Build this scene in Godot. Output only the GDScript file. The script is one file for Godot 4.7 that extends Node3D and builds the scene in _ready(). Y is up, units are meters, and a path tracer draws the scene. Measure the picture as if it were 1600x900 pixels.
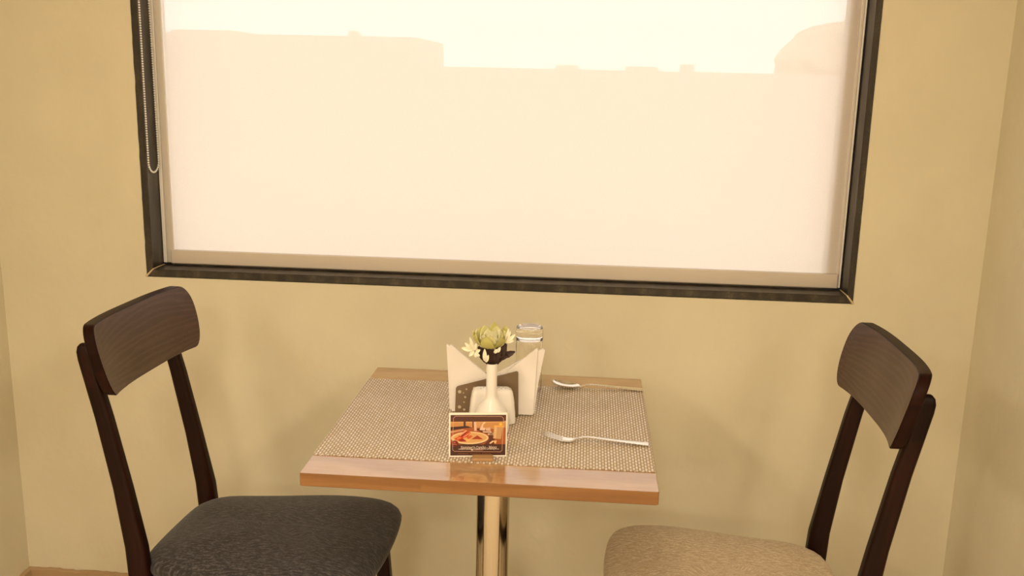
extends Node3D
# A restaurant table for two under a window with a roller blind. Metres, y up, the window wall faces +z.

const WZ := -0.4707        # room face of the window wall
const LX := -1.291         # room face of the left wall
const RX := 1.077          # room face of the right wall
const BZ := 7.4            # room face of the rear wall
const CEIL := 2.72
const NZ := 0.95          # where the window bay opens into the hall
const HX := 3.7           # half width of the hall
const WARM := Color(1.0, 0.92, 0.815)

var M := {}

# ------------------------------------------------------------------ mesh helpers
class MB:
	var p := PackedVector3Array()
	var u := PackedVector2Array()
	func tri(a: Vector3, b: Vector3, c: Vector3, ua := Vector2.ZERO, ub := Vector2.ZERO, uc := Vector2.ZERO) -> void:
		if (b - a).cross(c - a).length_squared() < 1e-18:
			return
		p.append(a); p.append(b); p.append(c)
		u.append(ua); u.append(ub); u.append(uc)
	func quad(a: Vector3, b: Vector3, c: Vector3, d: Vector3, ua := Vector2.ZERO, ub := Vector2.ZERO, uc := Vector2.ZERO, ud := Vector2.ZERO) -> void:
		tri(a, b, c, ua, ub, uc)
		tri(a, c, d, ua, uc, ud)
	func planar(ax: Vector3, ay: Vector3) -> void:
		for i in p.size():
			u[i] = Vector2(p[i].dot(ax), p[i].dot(ay))
	func xf(t: Transform3D, from := 0) -> void:
		for i in range(from, p.size()):
			p[i] = t * p[i]
	func mesh(angle := 38.0, closed := true) -> ArrayMesh:
		var n := p.size() / 3
		if closed:
			var vol := 0.0
			for i in n:
				vol += p[i * 3].dot(p[i * 3 + 1].cross(p[i * 3 + 2]))
			if vol > 0.0:
				for i in n:
					var t := p[i * 3 + 1]; p[i * 3 + 1] = p[i * 3 + 2]; p[i * 3 + 2] = t
					var w := u[i * 3 + 1]; u[i * 3 + 1] = u[i * 3 + 2]; u[i * 3 + 2] = w
		var fn := PackedVector3Array()
		fn.resize(n)
		var at := {}
		for i in n:
			fn[i] = (p[i * 3 + 2] - p[i * 3]).cross(p[i * 3 + 1] - p[i * 3])
			for k in 3:
				var key := Vector3i((p[i * 3 + k] * 50000.0).round())
				if not at.has(key):
					at[key] = PackedInt32Array()
				at[key].append(i)
		var lim := cos(deg_to_rad(angle))
		var nn := PackedVector3Array()
		nn.resize(p.size())
		for i in n:
			var own := fn[i].normalized()
			for k in 3:
				var key := Vector3i((p[i * 3 + k] * 50000.0).round())
				var s := Vector3.ZERO
				for f in at[key]:
					if fn[f].normalized().dot(own) > lim:
						s += fn[f]
				nn[i * 3 + k] = s.normalized() if s.length() > 0.0 else own
		var arr := []
		arr.resize(Mesh.ARRAY_MAX)
		arr[Mesh.ARRAY_VERTEX] = p
		arr[Mesh.ARRAY_NORMAL] = nn
		arr[Mesh.ARRAY_TEX_UV] = u
		var m := ArrayMesh.new()
		m.add_surface_from_arrays(Mesh.PRIMITIVE_TRIANGLES, arr)
		return m

# rings: arrays of the same number of points, each a closed loop
func loft(b: MB, rings: Array, cap0 := true, cap1 := true, vscale := 1.0) -> void:
	var n: int = rings[0].size()
	var per := PackedFloat32Array([0.0])
	var mid: PackedVector3Array = rings[rings.size() / 2]
	for j in n:
		per.append(per[j] + mid[j].distance_to(mid[(j + 1) % n]))
	var v := 0.0
	for i in rings.size() - 1:
		var r0: PackedVector3Array = rings[i]
		var r1: PackedVector3Array = rings[i + 1]
		var c0 := Vector3.ZERO
		var c1 := Vector3.ZERO
		for j in n:
			c0 += r0[j] / n
			c1 += r1[j] / n
		var v1 := v + maxf(c0.distance_to(c1), 0.0005) * vscale
		for j in n:
			var k := (j + 1) % n
			b.quad(r0[j], r0[k], r1[k], r1[j], Vector2(per[j], v), Vector2(per[j + 1], v), Vector2(per[j + 1], v1), Vector2(per[j], v1))
		v = v1
	for e in 2:
		if (e == 0 and not cap0) or (e == 1 and not cap1):
			continue
		var r: PackedVector3Array = rings[0] if e == 0 else rings[-1]
		var c := Vector3.ZERO
		for q in r:
			c += q / n
		for j in n:
			var k := (j + 1) % n
			if e == 0:
				b.tri(c, r[k], r[j])
			else:
				b.tri(c, r[j], r[k])

func rrect(hx: float, hy: float, r: float, n := 4) -> PackedVector2Array:
	var o := PackedVector2Array()
	r = minf(r, minf(hx, hy) - 1e-5)
	for q in 4:
		var cx := (hx - r) * (1 if q == 0 or q == 3 else -1)
		var cy := (hy - r) * (1 if q < 2 else -1)
		for i in n + 1:
			var a := PI / 2 * (q + float(i) / n)
			o.append(Vector2(cx + r * cos(a), cy + r * sin(a)))
	return o

# a box with rounded edges, its middle at c; taper scales the top
func rbox(b: MB, c: Vector3, s: Vector3, r := 0.002, rc := -1.0, taper := 1.0, n := 3) -> void:
	if rc < 0.0:
		rc = r
	var rings := []
	for half in 2:
		for i in n + 1:
			var a := PI / 2 * (float(i) / n if half == 0 else 1.0 - float(i) / n)
			var ins := r * (1.0 - sin(a))
			var y := (-s.y / 2 + r - r * cos(a)) if half == 0 else (s.y / 2 - r + r * cos(a))
			var k := lerpf(1.0, taper, y / s.y + 0.5)
			var ring := PackedVector3Array()
			for q in rrect(s.x / 2 * k - ins, s.z / 2 * k - ins, maxf(rc - ins, 0.0004), n):
				ring.append(c + Vector3(q.x, y, q.y))
			rings.append(ring)
	loft(b, rings)

func sharp_box(b: MB, lo: Vector3, hi: Vector3) -> void:
	var c := [Vector3(lo.x, lo.y, lo.z), Vector3(hi.x, lo.y, lo.z), Vector3(hi.x, lo.y, hi.z), Vector3(lo.x, lo.y, hi.z), Vector3(lo.x, hi.y, lo.z), Vector3(hi.x, hi.y, lo.z), Vector3(hi.x, hi.y, hi.z), Vector3(lo.x, hi.y, hi.z)]
	for f in [[0, 1, 2, 3], [7, 6, 5, 4], [0, 4, 5, 1], [1, 5, 6, 2], [2, 6, 7, 3], [3, 7, 4, 0]]:
		b.quad(c[f[0]], c[f[1]], c[f[2]], c[f[3]], Vector2(0, 0), Vector2(0, 1), Vector2(1, 1), Vector2(1, 0))

func lathe(b: MB, prof: PackedVector2Array, n := 40, c := Vector3.ZERO) -> void:
	for i in prof.size() - 1:
		for j in n:
			var a0 := TAU * j / n
			var a1 := TAU * (j + 1) / n
			var d0 := Vector3(cos(a0), 0, sin(a0))
			var d1 := Vector3(cos(a1), 0, sin(a1))
			var y0 := Vector3(0, prof[i].y, 0)
			var y1 := Vector3(0, prof[i + 1].y, 0)
			b.quad(c + d0 * prof[i].x + y0, c + d1 * prof[i].x + y0, c + d1 * prof[i + 1].x + y1, c + d0 * prof[i + 1].x + y1,
				Vector2(float(j) / n, y0.y), Vector2(float(j + 1) / n, y0.y), Vector2(float(j + 1) / n, y1.y), Vector2(float(j) / n, y1.y))

func tube(b: MB, path: PackedVector3Array, r0: float, r1: float, n := 8) -> void:
	var rings := []
	var up := Vector3(0.13, 0.9, 0.41).normalized()
	for i in path.size():
		var d := (path[mini(i + 1, path.size() - 1)] - path[maxi(i - 1, 0)]).normalized()
		var sx := d.cross(up).normalized()
		up = sx.cross(d).normalized()
		var r := lerpf(r0, r1, float(i) / (path.size() - 1))
		var ring := PackedVector3Array()
		for j in n:
			var a := TAU * j / n
			ring.append(path[i] + sx * r * cos(a) + up * r * sin(a))
		rings.append(ring)
	loft(b, rings)

# polygon in x, y pushed out between z0 and z1, edges chamfered by e
func prism(b: MB, poly: PackedVector2Array, z0: float, z1: float, e := 0.0) -> void:
	if Geometry2D.is_polygon_clockwise(poly):
		poly.reverse()
	var inner := poly
	if e > 0.0:
		var off := Geometry2D.offset_polygon(poly, -e, Geometry2D.JOIN_MITER)
		if off.size() == 1 and off[0].size() == poly.size():
			inner = off[0]
			var best := 0
			for i in inner.size():
				if inner[i].distance_to(poly[0]) < inner[best].distance_to(poly[0]):
					best = i
			var turned := PackedVector2Array()
			for i in inner.size():
				turned.append(inner[(best + i) % inner.size()])
			inner = turned
			if Geometry2D.is_polygon_clockwise(inner) != Geometry2D.is_polygon_clockwise(poly):
				inner.reverse()
		else:
			e = 0.0
	var n := poly.size()
	var levels := [[inner, z0], [poly, z0 + e], [poly, z1 - e], [inner, z1]] if e > 0.0 else [[poly, z0], [poly, z1]]
	for l in levels.size() - 1:
		var a: PackedVector2Array = levels[l][0]
		var c: PackedVector2Array = levels[l + 1][0]
		var za: float = levels[l][1]
		var zc: float = levels[l + 1][1]
		for i in n:
			var k := (i + 1) % n
			b.quad(Vector3(a[i].x, a[i].y, za), Vector3(a[k].x, a[k].y, za), Vector3(c[k].x, c[k].y, zc), Vector3(c[i].x, c[i].y, zc), a[i], a[k], c[k], c[i])
	var t := Geometry2D.triangulate_polygon(inner)
	for i in t.size() / 3:
		var q := [inner[t[i * 3]], inner[t[i * 3 + 1]], inner[t[i * 3 + 2]]]
		if (q[1] - q[0]).cross(q[2] - q[0]) < 0:
			var s = q[1]; q[1] = q[2]; q[2] = s
		b.tri(Vector3(q[0].x, q[0].y, z1), Vector3(q[1].x, q[1].y, z1), Vector3(q[2].x, q[2].y, z1), q[0], q[1], q[2])
		b.tri(Vector3(q[0].x, q[0].y, z0), Vector3(q[2].x, q[2].y, z0), Vector3(q[1].x, q[1].y, z0), q[0], q[2], q[1])

# polygon with its corners rounded by r
func soften(poly: PackedVector2Array, r: float, n := 4) -> PackedVector2Array:
	var o := PackedVector2Array()
	for i in poly.size():
		var c := poly[i]
		var a := (poly[(i - 1 + poly.size()) % poly.size()] - c)
		var d := (poly[(i + 1) % poly.size()] - c)
		var ra := minf(r, a.length() * 0.45)
		var rd := minf(r, d.length() * 0.45)
		var s := c + a.normalized() * ra
		var e := c + d.normalized() * rd
		for k in n + 1:
			var t := float(k) / n
			o.append(s.lerp(c, t).lerp(c.lerp(e, t), t))
	return o

# ------------------------------------------------------------------ node helpers
func part(called: String, m: Mesh, mat: Material, parent: Node = self, label := "") -> MeshInstance3D:
	var o := MeshInstance3D.new()
	o.name = called
	o.mesh = m
	o.material_override = mat
	if label:
		o.set_meta("label", label)
	parent.add_child(o, true)
	return o

func base(called: String, at := Vector3.ZERO, turn := 0.0) -> Node3D:
	var o := Node3D.new()
	o.name = called
	o.position = at
	o.rotation.y = turn
	add_child(o, true)
	return o

func tag(o: Node, label: String, category: String, group := "") -> Node:
	o.set_meta("label", label)
	o.set_meta("category", category)
	if group:
		o.set_meta("group", group)
	return o

func struct(o: Node, label: String, category: String) -> Node:
	o.set_meta("kind", "structure")
	o.set_meta("label", label)
	o.set_meta("category", category)
	return o

# ------------------------------------------------------------------ textures and materials
func noise(freq: float, sd: int, oct := 4) -> FastNoiseLite:
	var f := FastNoiseLite.new()
	f.seed = sd
	f.frequency = freq
	f.noise_type = FastNoiseLite.TYPE_SIMPLEX_SMOOTH
	f.fractal_octaves = oct
	return f

func lin(r: float, g: float, b: float) -> Color:
	return Color(r, g, b).linear_to_srgb()

func img_tex(w: int, h: int, f: Callable, alpha := false) -> ImageTexture:
	var im := Image.create(w, h, false, Image.FORMAT_RGBA8 if alpha else Image.FORMAT_RGB8)
	for y in h:
		for x in w:
			im.set_pixel(x, y, f.call(x, y))
	return ImageTexture.create_from_image(im)

# straight or cathedral grain, running along u
func wood(w: int, h: int, dark: Color, light: Color, sd: int, rings: float, bow: float, fine := 0.5) -> ImageTexture:
	var big := noise(1.0, sd, 3)
	var small := noise(1.0, sd + 7, 2)
	return img_tex(w, h, func(x: int, y: int) -> Color:
		var s := float(x) / w
		var t := float(y) / h
		var d := (t - 0.55)
		var v := (t + bow * (s - 0.45) * (s - 0.45) * signf(d) * minf(absf(d) * 4.0, 1.0)) * rings + big.get_noise_2d(s * 1.1, t * 4.0) * 0.7
		var band := 0.5 + 0.5 * sin(v * TAU)
		band = pow(band, 1.6)
		var g := 0.5 + 0.5 * small.get_noise_2d(s * 9.0, t * 110.0)
		var g2 := 0.5 + 0.5 * small.get_noise_2d(s * 24.0 + 40.0, t * 260.0)
		var k := clampf((0.45 if fine < 0.6 else 0.28) * band + fine * (0.6 * g + 0.4 * g2) + 0.12 * big.get_noise_2d(s * 1.5 + 9.0, t * 2.0), 0.0, 1.0)
		return dark.lerp(light, k))

func mat(c: Color, rough := 0.6, metal := 0.0) -> StandardMaterial3D:
	var m := StandardMaterial3D.new()
	m.albedo_color = c
	m.roughness = rough
	m.metallic = metal
	return m

func textured(t: Texture2D, scale: Vector3, rough: float, tint := Color.WHITE) -> StandardMaterial3D:
	var m := mat(tint, rough)
	m.albedo_texture = t
	m.uv1_scale = scale
	return m

func make_materials() -> void:
	# painted plaster
	var pn := noise(0.012, 3, 5)
	var pt := img_tex(512, 512, func(x: int, y: int) -> Color:
		var a := TAU * x / 512.0
		var c := TAU * y / 512.0
		var v := pn.get_noise_3d(80 * cos(a), 80 * sin(a), 80 * cos(c)) + pn.get_noise_3d(80 * sin(c), 80 * cos(a) + 300, 80 * sin(a))
		return lin(0.650, 0.600, 0.445).lerp(lin(0.690, 0.640, 0.480), clampf(0.5 + v * 0.6, 0, 1)))
	M.wall = textured(pt, Vector3.ONE * 0.8, 0.75)
	M.wall.uv1_triplanar = true
	M.wall.uv1_world_triplanar = true
	var hn := NoiseTexture2D.new()
	hn.width = 512; hn.height = 512; hn.seamless = true
	hn.noise = noise(0.03, 12, 5)
	M.wall.heightmap_enabled = true
	M.wall.heightmap_texture = hn
	M.wall.heightmap_scale = 0.12
	M.flake = mat(lin(0.78, 0.72, 0.56), 0.8)
	M.ceiling = mat(lin(0.74, 0.70, 0.60), 0.85)
	M.floor = mat(lin(0.58, 0.50, 0.39), 0.4)
	M.skirting = mat(lin(0.42, 0.29, 0.16), 0.4)
	# dark stone round the window
	var sn := noise(0.02, 21, 5)
	var st := img_tex(512, 512, func(x: int, y: int) -> Color:
		var v := 0.5 + 0.7 * sn.get_noise_2d(x * 1.0, y * 0.35) + 0.25 * sn.get_noise_2d(x * 5.0, y * 5.0)
		var c := lin(0.016, 0.012, 0.007).lerp(lin(0.075, 0.060, 0.040), clampf(v * v, 0, 1))
		return c)
	M.stone = textured(st, Vector3.ONE * 2.5, 0.38)
	M.stone.uv1_triplanar = true
	M.stone.uv1_world_triplanar = true
	M.putty = mat(lin(0.60, 0.48, 0.28), 0.8)
	M.alu = mat(lin(0.66, 0.62, 0.56), 0.42, 0.35)
	M.bar = mat(lin(0.60, 0.54, 0.47), 0.45, 0.2)
	M.white_plastic = mat(lin(0.78, 0.76, 0.72), 0.35)
	M.beads = mat(lin(0.80, 0.77, 0.70), 0.35)
	M.alu_dark = mat(lin(0.30, 0.27, 0.23), 0.5, 0.3)
	M.pane = mat(Color(1, 1, 1, 0.06), 0.02)
	M.pane.transparency = BaseMaterial3D.TRANSPARENCY_ALPHA
	# blind cloth: a screen weave that lets a little daylight straight through
	var wn := noise(0.5, 31, 2)
	var wt := img_tex(256, 256, func(x: int, y: int) -> Color:
		var d := (x + y) % 8
		var e := (x / 4 + y / 4) % 2
		var v := 0.5 + 0.22 * sin(TAU * d / 8.0) + (0.08 if e == 0 else -0.08) + 0.5 * wn.get_noise_2d(x, y)
		return Color(0.96 + 0.04 * v, 0.96 + 0.04 * v, 0.96 + 0.04 * v, clampf(0.76 + 0.36 * v, 0, 1)), true)
	M.cloth = textured(wt, Vector3(9, 9, 1), 0.9, lin(0.93, 0.85, 0.79))
	M.cloth.transparency = BaseMaterial3D.TRANSPARENCY_ALPHA
	M.cloth.albedo_color.a = 0.91
	M.cloth.backlight_enabled = true
	M.cloth.backlight = lin(0.58, 0.58, 0.58)
	M.cloth.cull_mode = BaseMaterial3D.CULL_DISABLED
	# laminated table wood
	M.table = textured(wood(1024, 512, lin(0.34, 0.185, 0.075), lin(0.54, 0.335, 0.160), 5, 5.0, 0.12), Vector3(1.45, 1.45, 1), 0.14)
	M.table.metallic_specular = 0.70
	M.table.clearcoat_enabled = true
	M.table.clearcoat = 0.8
	M.table.clearcoat_roughness = 0.10
	M.table_edge = textured(wood(1024, 128, lin(0.175, 0.075, 0.018), lin(0.285, 0.135, 0.040), 9, 2.0, 0.0), Vector3(1.45, 9.0, 1), 0.45)
	M.steel = mat(lin(0.62, 0.54, 0.40), 0.13, 1.0)
	M.cutlery = mat(lin(0.86, 0.83, 0.76), 0.14, 1.0)
	# woven mat
	var mn := noise(0.05, 41, 3)
	var mt := img_tex(512, 512, func(x: int, y: int) -> Color:
		var cx := x / 16
		var cy := y / 32
		var fx := (x % 16) / 16.0
		var shift := 16 if cx % 2 == 0 else 0
		var fy := ((y + shift) % 32) / 32.0
		var across := pow(sin(PI * fx), 0.6)
		var along := pow(absf(sin(PI * fy)), 0.35)
		var h := hash(Vector3i(cx % 32, ((y + shift) / 32) % 16, 5)) % 1000 / 1000.0
		var col := lin(0.76, 0.65, 0.50).lerp(lin(0.90, 0.83, 0.76), h)
		var gap := lin(0.25, 0.17, 0.09)
		return gap.lerp(col, clampf(across * along * 1.15 - 0.12, 0, 1) * (0.93 + 0.07 * mn.get_noise_2d(x, y))))
	var mh := img_tex(512, 512, func(x: int, y: int) -> Color:
		var cx := x / 16
		var fx := (x % 16) / 16.0
		var shift := 16 if cx % 2 == 0 else 0
		var fy := ((y + shift) % 32) / 32.0
		var v := sin(PI * fx) * pow(absf(sin(PI * fy)), 0.5)
		return Color(v, v, v))
	M.weave = textured(mt, Vector3(5.9, 4.5, 1), 0.55)
	M.weave.heightmap_enabled = true
	M.weave.heightmap_texture = mh
	M.weave.heightmap_scale = 0.08
	# stained chair wood: posts (grain along y) and the panel (grain along u)
	var post_t := wood(512, 128, lin(0.0065, 0.0018, 0.0010), lin(0.026, 0.0065, 0.0030), 15, 3.0, 0.0)
	M.post = textured(post_t, Vector3(1.2, 6.0, 1), 0.34)
	M.post.metallic_specular = 0.25
	M.panel = textured(wood(1024, 512, lin(0.028, 0.012, 0.0068), lin(0.112, 0.057, 0.033), 17, 12.0, 0.55, 0.75), Vector3(2.7, 6.2, 1), 0.33)
	M.panel_edge = textured(post_t, Vector3(2.0, 8.0, 1), 0.36)
	M.panel_edge.metallic_specular = 0.22
	# upholstery
	M.charcoal = upholstery(lin(0.012, 0.0105, 0.0115), lin(0.082, 0.072, 0.072), 51)
	M.beige = upholstery(lin(0.43, 0.325, 0.195), lin(0.68, 0.57, 0.40), 61)
	M.under = mat(lin(0.02, 0.015, 0.012), 0.9)
	# table things
	M.ceramic = mat(lin(0.82, 0.78, 0.72), 0.28)
	M.hole = mat(lin(0.03, 0.025, 0.02), 0.8)
	M.paper = mat(lin(0.84, 0.79, 0.74), 0.9)
	M.plate = mat(lin(0.185, 0.125, 0.072), 0.25)
	M.dot = mat(lin(0.50, 0.42, 0.30), 0.5)
	M.glass = mat(Color(1.0, 0.995, 0.985, 0.0), 0.0)
	M.glass.transparency = BaseMaterial3D.TRANSPARENCY_ALPHA
	M.glass.refraction_enabled = true
	M.glass.refraction_scale = 0.05
	M.petal_a = mat(lin(0.52, 0.50, 0.17), 0.6)
	M.petal_b = mat(lin(0.66, 0.63, 0.30), 0.6)
	M.petal_c = mat(lin(0.78, 0.75, 0.48), 0.6)
	M.leaf = mat(lin(0.030, 0.011, 0.007), 0.55)
	M.sprig = mat(lin(0.82, 0.79, 0.62), 0.6)
	M.stem = mat(lin(0.10, 0.07, 0.03), 0.6)
	M.card_edge = mat(lin(0.82, 0.76, 0.66), 0.5)
	M.print = textured(card_print(), Vector3.ONE, 0.35, Color(0.88, 0.88, 0.88))
	M.ink = mat(lin(0.80, 0.68, 0.55), 0.6)
	M.block = textured(post_t, Vector3(6, 6, 1), 0.4, Color(1, 1, 1))
	M.block.albedo_texture = M.table.albedo_texture
	M.lamp = mat(Color.WHITE, 0.6)
	M.lamp.emission_enabled = true
	M.lamp.emission = WARM
	M.lamp.emission_energy_multiplier = 1.6
	M.building = mat(lin(0.68, 0.58, 0.48), 0.9)
	M.foliage = mat(lin(0.58, 0.50, 0.34), 0.9)
	M.ground = mat(lin(0.60, 0.52, 0.42), 0.95)

func upholstery(dark: Color, light: Color, sd: int) -> StandardMaterial3D:
	var a := noise(1.0, sd, 3)
	var c := noise(1.0, sd + 3, 2)
	var t := img_tex(512, 512, func(x: int, y: int) -> Color:
		var v := 0.5 + 0.55 * a.get_noise_2d(x * 0.06, y * 0.22) + 0.45 * c.get_noise_2d(x * 0.2, y * 0.6)
		return dark.lerp(light, clampf(v * v * v * 2.4, 0, 1)))
	var h := img_tex(256, 256, func(x: int, y: int) -> Color:
		var v := 0.5 + 0.5 * c.get_noise_2d(x * 0.25, y * 0.8)
		return Color(v, v, v))
	var m := textured(t, Vector3(2.1, 2.1, 1), 0.85)
	m.heightmap_enabled = true
	m.heightmap_texture = h
	m.heightmap_scale = 0.08
	m.rim_enabled = true
	m.rim = 0.25
	m.rim_tint = 0.6
	return m

# the printed menu picture, painted from plain shapes (u right, v down, both 0..1)
func card_print() -> ImageTexture:
	var w := 420
	var h := 326
	var im := Image.create(w, h, false, Image.FORMAT_RGB8)
	im.fill(Color8(70, 33, 20))
	var poly := func(pts: Array, c: Color) -> void:
		var q := PackedVector2Array()
		var lo := Vector2(9999, 9999)
		var hi := Vector2(-1, -1)
		for i in pts.size() / 2:
			var s := Vector2((pts[i * 2] - 45.0) / 960.0 * w, (pts[i * 2 + 1] - 70.0) / 745.0 * h)
			q.append(s)
			lo = lo.min(s)
			hi = hi.max(s)
		for y in range(maxi(0, int(lo.y)), mini(h, int(hi.y) + 2)):
			for x in range(maxi(0, int(lo.x)), mini(w, int(hi.x) + 2)):
				if Geometry2D.is_point_in_polygon(Vector2(x + 0.5, y + 0.5), q):
					im.set_pixel(x, y, c)
	var oval := func(cx: float, cy: float, rx: float, ry: float, c: Color) -> void:
		var pts := []
		for i in 40:
			pts.append(cx + rx * cos(TAU * i / 40))
			pts.append(cy + ry * sin(TAU * i / 40))
		poly.call(pts, c)
	poly.call([45, 70, 1005, 70, 1005, 190, 45, 190], Color8(84, 44, 34))
	poly.call([45, 190, 1005, 190, 1005, 330, 45, 330], Color8(206, 148, 86))
	poly.call([45, 195, 1005, 195, 1005, 215, 45, 215], Color8(222, 170, 110))
	poly.call([272, 190, 306, 190, 306, 290, 272, 290], Color8(78, 32, 26))
	poly.call([425, 190, 446, 190, 446, 330, 425, 330], Color8(96, 38, 30))
	poly.call([45, 290, 330, 270, 430, 305, 200, 330, 45, 350], Color8(62, 26, 30))
	poly.call([45, 350, 300, 312, 430, 300, 800, 330, 1005, 300, 1005, 620, 45, 620], Color8(172, 92, 44))
	poly.call([45, 370, 260, 330, 300, 345, 45, 400], Color8(216, 168, 128))
	poly.call([480, 330, 620, 300, 820, 430, 800, 620, 620, 620, 720, 520, 700, 420, 560, 380], Color8(92, 38, 26))
	poly.call([446, 200, 490, 200, 500, 360, 456, 360], Color8(236, 196, 166))
	poly.call([500, 200, 580, 200, 560, 260, 500, 290], Color8(214, 160, 104))
	poly.call([545, 345, 600, 220, 640, 195, 650, 215, 612, 250, 606, 300, 650, 310, 640, 360], Color8(240, 206, 178))
	poly.call([650, 310, 735, 300, 740, 370, 655, 360], Color8(226, 186, 158))
	poly.call([600, 370, 760, 378, 750, 396, 610, 392], Color8(246, 220, 190))
	poly.call([690, 410, 800, 400, 800, 440, 700, 440], Color8(236, 196, 160))
	poly.call([720, 415, 790, 412, 780, 430, 725, 432], Color8(70, 30, 30))
	oval.call(390.0, 500.0, 320.0, 122.0, Color8(60, 26, 18))
	oval.call(380.0, 492.0, 326.0, 116.0, Color8(244, 214, 166))
	oval.call(385.0, 488.0, 290.0, 92.0, Color8(226, 176, 112))
	poly.call([180, 455, 318, 345, 400, 395, 350, 470, 250, 500], Color8(204, 74, 36))
	poly.call([195, 440, 310, 345, 335, 360, 215, 455], Color8(244, 172, 128))
	poly.call([225, 455, 330, 372, 345, 380, 240, 470], Color8(120, 30, 18))
	poly.call([262, 470, 375, 395, 395, 405, 280, 485], Color8(240, 150, 108))
	poly.call([380, 515, 510, 425, 645, 520], Color8(236, 176, 120))
	poly.call([408, 515, 510, 445, 615, 518], Color8(168, 66, 30))
	poly.call([330, 480, 400, 440, 430, 465, 350, 520], Color8(214, 96, 52))
	poly.call([110, 510, 200, 455, 330, 555, 220, 560], Color8(208, 62, 28))
	poly.call([150, 500, 200, 465, 240, 495, 170, 530], Color8(236, 120, 70))
	poly.call([180, 530, 250, 500, 320, 548, 240, 556], Color8(150, 34, 18))
	oval.call(350.0, 535.0, 34.0, 26.0, Color8(240, 190, 110))
	poly.call([800, 265, 955, 275, 922, 515, 785, 505], Color8(206, 160, 108))
	poly.call([806, 285, 850, 285, 835, 500, 795, 500], Color8(226, 186, 136))
	poly.call([798, 260, 958, 270, 955, 296, 800, 288], Color8(244, 180, 84))
	oval.call(912.0, 242.0, 32.0, 32.0, Color8(246, 176, 44))
	oval.call(914.0, 244.0, 16.0, 18.0, Color8(252, 214, 120))
	poly.call([718, 590, 780, 540, 800, 560, 740, 605], Color8(248, 220, 170))
	poly.call([790, 540, 850, 545, 836, 600, 810, 590], Color8(244, 206, 140))
	poly.call([975, 180, 1000, 180, 1000, 215, 975, 215], Color8(216, 168, 140))
	poly.call([45, 612, 1005, 612, 1005, 815, 45, 815], Color8(72, 34, 22))
	oval.call(122.0, 596.0, 64.0, 60.0, Color8(112, 26, 18))
	oval.call(120.0, 572.0, 18.0, 16.0, Color8(214, 92, 60))
	poly.call([86, 602, 160, 602, 160, 612, 86, 612], Color8(220, 140, 104))
	# the blurred small print: a little mark and broken pale strokes
	oval.call(424.0, 714.0, 20.0, 13.0, Color8(250, 226, 196))
	for i in 9:
		poly.call([452 + i * 19, 707, 466 + i * 19, 707, 464 + i * 19, 721, 450 + i * 19, 721], Color8(206, 160, 132))
	for i in 22:
		if i % 8 != 7:
			poly.call([185 + i * 26, 779, 202 + i * 26, 779, 202 + i * 26, 787, 185 + i * 26, 787], Color8(150, 100, 78))
	# thin frame line with notched corners
	var line := [[130, 92, 925, 100], [925, 100, 962, 138], [962, 138, 945, 725], [945, 725, 920, 752], [920, 752, 115, 738], [115, 738, 84, 705], [84, 705, 94, 128], [94, 128, 130, 92]]
	for l in line:
		var a := Vector2(l[0], l[1])
		var d := Vector2(l[2], l[3])
		var nrm := (d - a).normalized().orthogonal() * 3.4
		poly.call([a.x + nrm.x, a.y + nrm.y, d.x + nrm.x, d.y + nrm.y, d.x - nrm.x, d.y - nrm.y, a.x - nrm.x, a.y - nrm.y], Color8(232, 186, 160))
	return ImageTexture.create_from_image(im)

# ------------------------------------------------------------------ scene
func _ready() -> void:
	var cam := Camera3D.new()
	cam.name = "camera"
	cam.fov = rad_to_deg(2.0 * atan(450.0 / 1499.7))
	cam.near = 0.05
	cam.far = 200.0
	cam.position = Vector3(0.1633, 1.409, 1.7769)
	cam.basis = Basis.from_euler(Vector3(-0.2176, 0.0759, 0.0225))
	add_child(cam)
	cam.current = true
	var we := WorldEnvironment.new()
	we.name = "environment"
	var e := Environment.new()
	var sky := Sky.new()
	var sm := ProceduralSkyMaterial.new()
	sm.sky_top_color = lin(0.86, 0.93, 1.0)
	sm.sky_horizon_color = lin(1.0, 0.96, 0.93)
	sm.ground_horizon_color = lin(0.75, 0.70, 0.62)
	sm.ground_bottom_color = lin(0.5, 0.45, 0.38)
	sky.sky_material = sm
	e.background_mode = Environment.BG_SKY
	e.sky = sky
	e.background_energy_multiplier = 2.15
	e.tonemap_mode = Environment.TONE_MAPPER_LINEAR
	e.tonemap_exposure = 1.26
	e.sdfgi_enabled = true
	e.ssao_enabled = true
	e.ssil_enabled = true
	we.environment = e
	add_child(we)
	make_materials()
	var rows := ["nearest the window", "second from the window", "at the rear of the hall"]
	var sides := ["left", "middle", "right"]
	for r in 3:
		for k in 3:
			ceiling_light(Vector3(-2.3 + 2.2 * k, CEIL, [1.9, 4.0, 6.1][r]), [1.9, 3.2, 4.2][r] * ([1.5, 0.7, 1.5][k] if r == 0 else 1.0), "square white ceiling light panel, %s one of the row %s" % [sides[k], rows[r]])
	room()
	window()
	outside()
	table()
	chair("dining_chair", Vector3(-0.466, 0, -0.018), -0.045, 0.0, 0.010, M.charcoal, "dark wooden dining chair with charcoal grey upholstered seat, left of the table")
	chair("dining_chair", Vector3(0.464, 0, 0.048), PI + 0.005, 0.020, -0.006, M.beige, "dark wooden dining chair with beige upholstered seat, right of the table")
	placemat()
	napkins()
	shakers()
	tumbler()
	vase()
	flower()
	menu_card()
	spoon()
	fork()

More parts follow.
